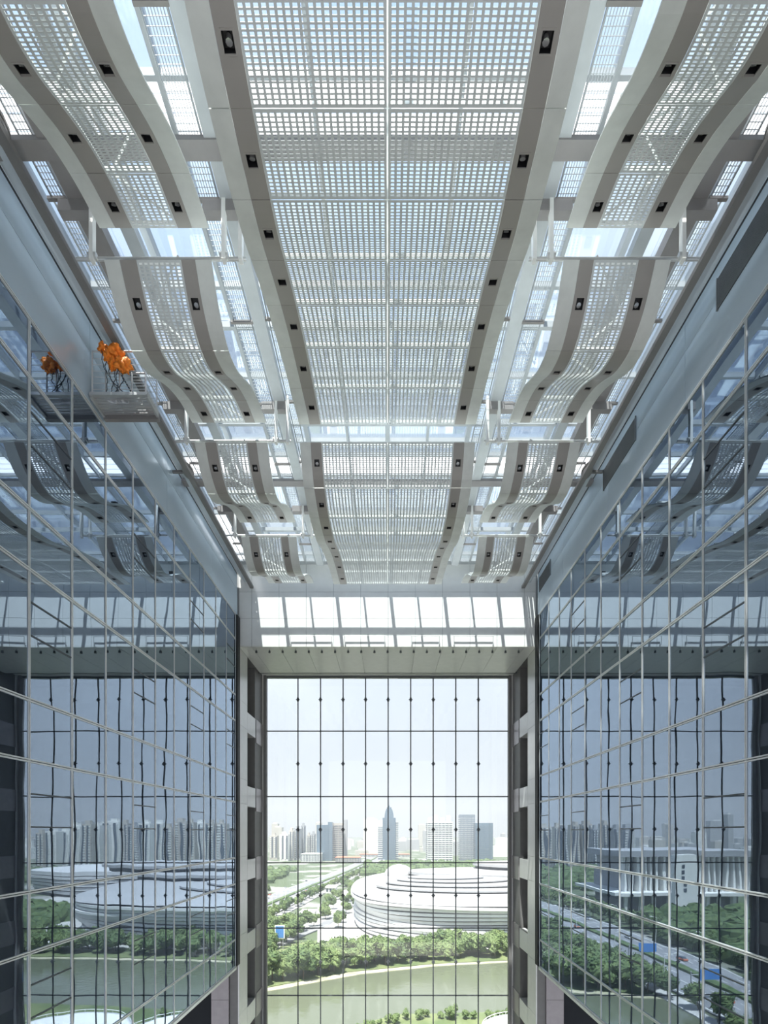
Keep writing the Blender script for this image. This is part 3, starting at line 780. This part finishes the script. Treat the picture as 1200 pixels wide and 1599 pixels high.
# far wooded masses: nobody could count these
def woods(name, x0, x1, y0, y1, n, label, seed):
    rnd = random.Random(seed); mb = MB()
    for i in range(n):
        cx, cy = rnd.uniform(x0, x1), rnd.uniform(y0, y1); r = rnd.uniform(4, 8); b = len(mb.v)
        for j in range(5):
            th = math.pi*0.62*j/4
            for k in range(7):
                ph = 6.283*k/7+j; mb.v.append((cx+r*math.sin(th)*math.cos(ph)*rnd.uniform(0.8, 1.2), cy+r*math.sin(th)*math.sin(ph), GZ+r*0.3+r*0.95*math.cos(th)*rnd.uniform(0.85, 1.1)))
        for j in range(4):
            for k in range(7):
                mb.f.append((b+j*7+k, b+(j+1)*7+k, b+(j+1)*7+(k+1) % 7, b+j*7+(k+1) % 7))
    tag(mb.build(name, 'leafB', None, loc=((x0+x1)/2, (y0+y1)/2, GZ)), label, 'woods', kind='stuff')
woods('woodland', -330, -130, 230, 280, 170, 'dark leafy woodland in front of the pillared hall', 1)
woods('woodland', -420, -118, 400, 640, 520, 'broad green woodland left of the highway below the towers', 2)
woods('woodland', -30, 190, 560, 760, 260, 'green woodland between the museum and the glass towers', 3)
woods('woodland', 190, 700, 470, 640, 340, 'green park strip beneath the pale apartment row', 4)
woods('woodland', -220, -112, 120, 225, 220, 'dense planting left of the highway near the river', 5)
woods('woodland', 165, 230, 205, 300, 90, 'dark grove at the blunt end of the white museum', 6)

# museum: layered white building with louvre bands and terraced roof
def outline(s_, cx=66.0, cy=300.0, n=96, ax=86.0, ay=92.0, wob=0.0, ph=0.0):
    pts = []
    for i in range(n):
        a = 2*math.pi*i/n
        c, s2 = math.cos(a), math.sin(a)
        ex = 0.62
        x = ax*s_*math.copysign(abs(c)**ex, c); y = ay*s_*math.copysign(abs(s2)**0.75, s2)
        x += wob*math.sin(3*a+ph); y += wob*math.cos(2*a+ph)
        y += 0.06*x          # the long front swings back to the right
        pts.append((cx+x, cy+y))
    return pts
mus = empty('museum_building', (66, 300, GZ), 'huge white museum with rippling louvre bands and terraced flowing roof', 'museum')
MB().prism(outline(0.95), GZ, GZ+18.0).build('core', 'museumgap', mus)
for k in range(10):
    z = GZ+1.3+k*1.68; grow = 0.985+0.003*k - (0.010 if k % 3 == 2 else 0)
    o1 = outline(grow, wob=1.0, ph=k*0.7); o2 = outline(grow-0.03, wob=1.0, ph=k*0.7); mb = MB(); n = len(o1)
    for i in range(n):
        dz = 0.35*math.sin(i*0.30+k*0.8)
        mb.v += [(o1[i][0], o1[i][1], z+dz), (o1[i][0], o1[i][1], z+dz+1.22), (o2[i][0], o2[i][1], z+dz+1.22), (o2[i][0], o2[i][1], z+dz)]
    for i in range(n):
        a = 4*i; b = 4*((i+1) % n)
        mb.f += [(a, b, b+1, a+1), (a+1, b+1, b+2, a+2), (a+2, b+2, b+3, a+3), (a+3, b+3, b, a)]
    mb.build('louvre_band', 'museumband', mus)
# roof terraces
def dome(s0, s1, z0, z1, dx, dy, name, mat='museum', steps=8, pw=1.6):
    mb = MB(); n = 96
    for j in range(steps+1):
        u = j/steps; s_ = s0+(s1-s0)*u; z = z0+(z1-z0)*(1-(1-u)**pw)
        for (x, y) in outline(s_, 66+dx*u, 300+dy*u): mb.v.append((x, y, z))
    for j in range(steps):
        for i in range(n):
            a = j*n+i; b = j*n+(i+1) % n; mb.f.append((a, b, b+n, a+n))
    mb.f.append(tuple(steps*n+i for i in range(n)))
    mb.build(name, mat, mus, smooth=True)
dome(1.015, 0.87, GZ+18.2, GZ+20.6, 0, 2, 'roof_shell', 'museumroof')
def oval(cx, cy, ax, ay, n=48, tw=0.0):
    return [(cx+ax*math.cos(2*math.pi*i/n)+tw*math.sin(4*math.pi*i/n), cy+ay*math.sin(2*math.pi*i/n)) for i in range(n)]
for (cx, cy, ax, ay, z, h, nm) in ((44, 256, 50, 27, 20.3, 1.9, 'roof_step'), (40, 259, 41, 21, 22.1, 1.5, 'roof_step'), (36, 262, 31, 15, 23.5, 1.3, 'roof_step'), (32, 264, 21, 9, 24.7, 1.1, 'roof_step'),
                                  (84, 322, 70, 36, 20.3, 4.0, 'roof_terrace'), (124, 345, 62, 34, 24.0, 4.2, 'roof_terrace')):
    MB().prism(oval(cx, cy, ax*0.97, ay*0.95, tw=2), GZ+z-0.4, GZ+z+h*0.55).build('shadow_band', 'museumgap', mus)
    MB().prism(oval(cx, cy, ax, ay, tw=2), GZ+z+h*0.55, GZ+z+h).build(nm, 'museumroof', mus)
# domed bump
mb = MB()
for j in range(9):
    u = j/8; r = 9.5*(1-u**2.2)**0.6 if u < 1 else 0.05
    for i in range(28):
        a = 6.2832*i/28; mb.v.append((8+r*1.1*math.cos(a), 330+r*math.sin(a), GZ+20+u*8.5))
for j in range(8):
    for i in range(28):
        a = j*28+i; b = j*28+(i+1) % 28; mb.f.append((a, b, b+28, a+28))
mb.build('roof_dome', 'museumroof', mus, smooth=True)
# second white volume further right and round white roofs by the near bank
m2 = empty('gallery_building', (250, 420, GZ), 'second white gallery with flowing roof beyond the museum', 'museum')
MB().prism(oval(215, 420, 70, 45), GZ, GZ+16).build('core', 'museumgap', m2)
for k in range(5): MB().prism(oval(215, 420, 71+k, 46+k*0.6), GZ+2+k*3, GZ+4.2+k*3).build('louvre_band', 'museum', m2)
MB().prism(oval(215, 420, 74, 48), GZ+16.8, GZ+20).build('roof', 'museum', m2)
def round_roof(cx, cy, r, lab):
    e_ = empty('pavilion', (cx, cy, GZ), lab, 'pavilion')
    MB().prism(oval(cx, cy, r*0.9, r*0.85), GZ-0.6, GZ+3.2).build('body', 'tgrey', e_)
    MB().prism(oval(cx, cy, r, r*0.95), GZ+3.2, GZ+4.4).build('roof', 'museum', e_)
    MB().prism(oval(cx, cy, r*0.93, r*0.88), GZ+4.4, GZ+4.6).build('roof_deck', 'twhite', e_)
    o = MB(); pts = oval(cx, cy, r*0.97, r*0.92, 40)
    for p, q in zip(pts, pts[1:]+pts[:1]): o.tube((p[0], p[1], GZ+5.2), (q[0], q[1], GZ+5.2), 0.08, 4); o.tube((p[0], p[1], GZ+4.4), (p[0], p[1], GZ+5.2), 0.05, 4)
    o.build('guard_rail', 'twhite', e_)
round_roof(33, 110, 11.5, 'round white roofed pavilion at the near river edge')
round_roof(58, 108, 15, 'larger round white roofed pavilion mirrored low in the left glass wall')

# towers
def tower(name, px0, px1, ytop, Y, mat, label, off=0.0, depth=None, style='bands', cap=None):
    x0 = (px0-CX)*Y/F+off; x1 = (px1-CX)*Y/F+off; zt = (HY-ytop)*Y/F; w = x1-x0; d = depth or max(14, w*0.8)
    r = empty(name, ((x0+x1)/2, Y, GZ), label, 'tower')
    B(x0, x1, Y, Y+d, GZ-0.6, zt).build('body', mat, r)
    mb = MB(); nb = int((zt-GZ)/3.6)
    dm = {'tglass': 'tglass2', 'tglass2': 'twhite'}.get(mat, 'tdark')
    if style == 'bands':
        for k in range(1, nb): mb.box(x0-0.25, x1+0.25, Y-0.35, Y+d*0.9, GZ+k*3.6, GZ+k*3.6+(0.5 if dm in('twhite','tglass2') else 1.3))
        mb.build('floor_bands', dm, r)
        mb = MB(); nf = max(2, int(w/6))
        for k in range(nf+1): mb.box(x0+w*k/nf-0.3, x0+w*k/nf+0.3, Y-0.6, Y, GZ, zt)
        mb.build('fins', mat, r)
    elif style == 'flats':
        nf = max(2, int(w/7))
        for k in range(nf):
            a = x0+w*(k+0.18)/nf; b = x0+w*(k+0.52)/nf
            for q in range(1, nb): mb.box(a, b, Y-0.9, Y, GZ+q*3.6, GZ+q*3.6+1.5)
        mb.build('balconies', 'twhite', r)
        mb = MB()
        for k in range(nf):
            a = x0+w*(k+0.55)/nf; b = x0+w*(k+0.95)/nf; mb.box(a, b, Y-0.2, Y, GZ+3, zt-2)
        mb.build('window_strips', 'tdark', r)
        B(x0+w*0.25, x0+w*0.7, Y+2, Y+d*0.7, zt, zt+5).build('roof_house', mat, r)
    if cap == 'round':
        for k in range(7):
            u = (k+1)/7; s_ = math.sqrt(max(0.02, 1-u*u)); c = (x0+x1)/2
            B(c-w/2*s_*0.72, c+w/2*s_*0.72, Y+1, Y+d-1, zt+k*3.2, zt+(k+1)*3.2).build('crown_tier', mat, r)
        MB().tube(((x0+x1)/2, Y+d/2, zt+20), ((x0+x1)/2, Y+d/2, zt+40), 0.7, 6, 0.2).build('spire', 'tgrey', r)
    if cap == 'crown':
        for k in range(4): B(x0+w*(0.02+0.25*k), x0+w*(0.18+0.25*k), Y+1, Y+4, zt, zt+7+4*(k % 2)).build('roof_fin', mat, r)
    if cap == 'slab':
        B(x1-w*0.28, x1, Y+1, Y+d, zt, zt+5).build('roof_house', mat, r)
    return r
tower('tower', 495, 519, 1288, 860, 'tglass', 'blue glass office block with stepped top left of the highway', cap='slab')
tower('tower', 521, 536, 1285, 880, 'tbeige', 'beige gridded office tower beside the blue glass block')
tower('tower', 537, 542, 1280, 900, 'tgrey', 'slim grey tower edge right beside the beige gridded one', style='none')
ct = tower('tower', 598, 618, 1277, 880, 'tglass', 'tall glass tower with rounded crown, spire and paler wings at the centre', cap='round')
for a, b, yt in ((590.5, 597.5, 1291), (618.5, 622.5, 1284)):
    xa, xb = (a-CX)*880/F, (b-CX)*880/F; zt2 = (HY-yt)*880/F
    B(xa, xb, 883, 900, GZ-0.6, zt2).build('wing', 'tglass2', ct)
    mb = MB()
    for k in range(1, 20): mb.box(xa-0.2, xb+0.2, 882.4, 883, GZ+k*3.6, GZ+k*3.6+1.0)
    mb.build('floor_bands', 'twhite', ct)
tower('tower', 668, 707, 1283, 820, 'twhite', 'broad white gridded tower with crown fins right of centre', cap='crown')
tower('tower', 719, 742, 1272, 870, 'tglass2', 'taller of the twin bluish grey glass towers at the right')
tower('tower', 743, 770, 1285, 850, 'tglass', 'shorter broader of the twin bluish glass towers at the right')
tower('tower', 437, 450, 1303, 850, 'twhite', 'bright white apartment tower at the window left edge', style='flats')
for (a, b, y, Y) in ((421, 433, 1305, 900), (451, 459, 1297, 870), (460, 469, 1294, 880), (470, 476, 1289, 900), (479, 485, 1304, 930), (486, 492, 1302, 930)):
    tower('apartment_tower', a, b, y, Y, 'tbeige' if (a % 2) else 'tgrey', 'pale apartment tower in the cluster at the left edge of the window', style='flats')['group'] = 'left window edge apartments'
rz = random.Random(5)
px = 838
q = 0
while px < 1150:      # pale apartment row that the left glass mirrors
    w = rz.uniform(11, 19); yt = 1286+rz.uniform(-3, 7)+(max(0, px-1040)*0.13); Y = rz.uniform(640, 760)
    o = tower('apartment_tower', px, px+w, yt, Y, rz.choice(('twhite', 'tbeige', 'tgrey', 'twhite')), 'pale high rise of the apartment row mirrored in the left glass', off=ML, style='flats'); o['group'] = 'mirrored apartment row'
    px += w+rz.uniform(0, 5)
px = 222
while px < 362:       # tan and dark towers that the right glass mirrors
    w = rz.uniform(9, 16); yt = 1288+rz.uniform(-2, 9); Y = rz.uniform(620, 700)
    o = tower('apartment_tower', px, px+w, yt, Y, rz.choice(('tbeige', 'tgrey', 'tbeige')), 'tan high rise of the tower group mirrored in the right glass', off=MR, style='flats'); o['group'] = 'tan tower group'
    px += w+rz.uniform(0, 6)
# low hazy city as far blocks
rf = random.Random(9); nlow = 0
for k in range(230):
    Y = rf.uniform(960, 2400); X = rf.uniform(-0.95, 0.95)*Y
    hgt = rf.uniform(10, 34) if rf.random() < 0.8 else rf.uniform(45, 90)
    w = rf.uniform(12, 46)
    o = empty('city_block', (X, Y, GZ), 'small pale block in the hazy skyline beyond the towers', 'building', 'far skyline blocks')
    B(X-w/2, X+w/2, Y, Y+20, GZ-0.6, GZ+hgt).build('body', rf.choice(('twhite', 'tbeige', 'tgrey')), o)
    B(X-w/4, X+w/4, Y+3, Y+14, GZ+hgt, GZ+hgt+3).build('roof_house', 'twhite', o)
# low buildings nearer
def low(name, px0, px1, ybase, h, d, mat, roofmat, label, off=0.0, cat='building'):
    x0, Y = gp(px0, ybase, off); x1, _ = gp(px1, ybase, off)
    r = empty(name, ((x0+x1)/2, Y, GZ), label, cat)
    B(x0, x1, Y, Y+d, GZ-0.6, GZ+h).build('body', mat, r)
    B(x0-0.6, x1+0.6, Y-0.6, Y+d+0.6, GZ+h, GZ+h+0.7).build('roof', roofmat, r)
    mb = MB(); n = max(2, int((x1-x0)/2.6))
    for k in range(n):
        a = x0+(x1-x0)*(k+0.2)/n; b = x0+(x1-x0)*(k+0.75)/n; mb.box(a, b, Y-0.12, Y, GZ+0.8, GZ+h-0.6)
    mb.build('windows', 'tdark', r)
    return r
low('service_building', 469, 490, 1436, 3.6, 11, 'twhite', 'twhite', 'low white roofed service building amid the trees left of the museum')
low('kiosk', 509, 524, 1394, 4, 16, 'twhite', 'twhite', 'small white kiosk on the car park between trees')
low('market_hall', 470, 499, 1346, 13, 40, 'twhite', 'twhite', 'plain white market hall below the blue glass block')
low('old_houses', 524, 562, 1347, 8, 40, 'tbeige', 'terr', 'low houses with orange red roofs beside the highway end')
low('construction_yard', 562, 640, 1339, 6, 30, 'twhite', 'terr', 'long low sheds with reddish roof below the rounded tower')
low('exhibition_hall', 1016, 1140, 1391, 16, 40, 'tbeige', 'twhite', 'long beige exhibition hall mirrored in the left glass', off=ML)
low('blue_annex', 1062, 1076, 1396, 17, 12, 'blue', 'blue', 'blue end block of the exhibition hall mirrored at left', off=ML)
low('school_building', 220, 246, 1350, 16, 30, 'tbeige', 'twhite', 'cream low school building below the tan towers mirrored right', off=MR)
# billboard
bx, bY = gp(437, 1482); r = empty('billboard', (bx, bY, GZ), 'blue and white roadside billboard above the bank trees', 'billboard')
B(bx-2.1, bx+2.1, bY, bY+0.5, GZ+4.5, GZ+10.2).build('panel', 'twhite', r); B(bx-1.7, bx+1.7, bY-0.08, bY, GZ+4.9, GZ+9.8).build('poster', 'blue', r)
for s_ in (-1.4, 1.4): MB().tube((bx+s_, bY+0.25, GZ-0.6), (bx+s_, bY+0.25, GZ+4.6), 0.14, 8).build('leg', 'tgrey', r)
# pillared hall left of the highway
x0, Yh = gp(36, 1418, MR); x1, _ = gp(240, 1418, MR); zt = GZ+38
h = empty('pillared_hall', ((x0+x1)/2, Yh, GZ), 'long grey public hall with tall white fins under a wide flat roof', 'building')
B(x0+5, x1-5, Yh+4, Yh+50, GZ-0.6, zt-4).build('body', 'tgrey', h)
B(x0-3, x1+3, Yh-4, Yh+54, zt-4, zt).build('roof', 'tgrey', h)
B(x0-8, x1+8, Yh-9, Yh+58, GZ+9, GZ+11).build('terrace', 'twhite', h)
k = x0
while k < x1:
    o = B(k, k+1.3, Yh-1, Yh+3.5, GZ+11, zt-4).build('fin', 'twhite', h); k += 4.2
k = x0-4
while k < x1+4:
    B(k, k+2, Yh-7, Yh-5, GZ-0.6, GZ+9).build('column', 'twhite', h); k += 9
xs, Ys = gp(140, 1428, MR)
o = MB().prism([(xs-9, Ys), (xs+8, Ys), (xs+8, Ys+5), (xs-9, Ys+5)], GZ-0.6, GZ+36)
for i in (4, 5, 6, 7):
    v = o.v[i]; o.v[i] = (xs+(v[0]-xs)*0.72-1, v[1], v[2])
r = empty('sign_slab', (xs, Ys, GZ), 'tall tapering white slab tower in front of the pillared hall', 'monument'); o.build('slab', 'twhite', r)
for q in range(5): B(xs-0.9, xs+0.9, Ys-0.15, Ys, GZ+14+q*3.4, GZ+16.2+q*3.4).build('character_block', 'tdark', r)
low('tech_building', 146, 214, 1366, 30, 30, 'twhite', 'twhite', 'wide white office block behind the pillared hall', off=MR)
# street lamps and direction signs
for q in range(9):
    y = 118+q*34
    for s_ in (-1, 1):
        X = -91+s_*18.3+(q*0.7)
        r = empty('street_lamp', (X, y, GZ), 'thin white street lamp on the highway verge', 'street lamp', 'street lamps of the highway')
        MB().tube((X, y, GZ), (X, y, GZ+11), 0.14, 7, 0.09).build('pole', 'twhite', r)
        MB().tube((X, y, GZ+11), (X-s_*3, y, GZ+11.6), 0.09, 6).build('arm', 'twhite', r)
        B(X-s_*2.4, X-s_*3.7, y-0.25, y+0.25, GZ+11.5, GZ+11.75).build('lamp_head', 'twhite', r)
for (y, lab) in ((178, 'farther blue road sign gantry over the highway'), (143, 'nearer blue road sign gantry over the highway')):
    X = -74; r = empty('road_sign', (X, y, GZ), lab, 'road sign')
    MB().tube((X, y, GZ), (X, y, GZ+8.5), 0.2, 8).build('pole', 'tgrey', r)
    MB().tube((X, y, GZ+7.5), (X-10, y, GZ+7.5), 0.14, 7).build('arm', 'tgrey', r)
    B(X-10, X-3, y-0.2, y-0.05, GZ+5.8, GZ+9).build('board', 'blue', r)
# cars on the highway
rc = random.Random(12)
for q in range(18):
    y = 120+q*22+rc.uniform(-5, 5); lane = rc.choice((-12, -7, 7, 12)); X = -91+lane+max(0, y-240)*0.06
    cm = rc.choice(('twhite', 'tgrey', 'black', 'terr'))
    r = empty('car', (X, y, GZ+0.05), 'small car driving on the wide highway', 'car', 'cars on the highway')
    MB().prism([(X-0.9, y-2.2), (X+0.9, y-2.2), (X+0.9, y+2.2), (X-0.9, y+2.2)], GZ+0.35, GZ+0.95).build('body', cm, r)
    o = MB().prism([(X-0.8, y-1.3), (X+0.8, y-1.3), (X+0.8, y+1.5), (X-0.8, y+1.5)], GZ+0.95, GZ+1.5)
    for i in (4, 5, 6, 7): v = o.v[i]; o.v[i] = (X+(v[0]-X)*0.85, y+(v[1]-y)*0.75, v[2])
    o.build('cabin', 'tdark', r)
    for sx in (-0.85, 0.85):
        for sy in (-1.4, 1.4): MB().tube((X+sx-0.1, y+sy, GZ+0.38), (X+sx+0.1, y+sy, GZ+0.38), 0.33, 10).build('wheel', 'black', r)

# ------------------------------------------------------------------ haze over the city
m = bpy.data.materials.new('haze'); m.use_nodes = True; t = m.node_tree; t.nodes.remove(t.nodes['Principled BSDF'])
vsn = t.nodes.new('ShaderNodeVolumeScatter'); vsn.inputs['Color'].default_value = (0.93, 0.96, 1.0, 1); vsn.inputs['Density'].default_value = 0.00036
vsn.inputs['Anisotropy'].default_value = 0.2
t.links.new(vsn.outputs[0], t.nodes['Material Output'].inputs['Volume'])
M['haze'] = m
hz = B(-2400, 2400, 60, 3000, GZ-0.3, 160).build('haze', 'haze', None, loc=(0, 60, GZ))
tag(hz, 'thin pale haze hanging over the whole city', 'haze', kind='stuff')
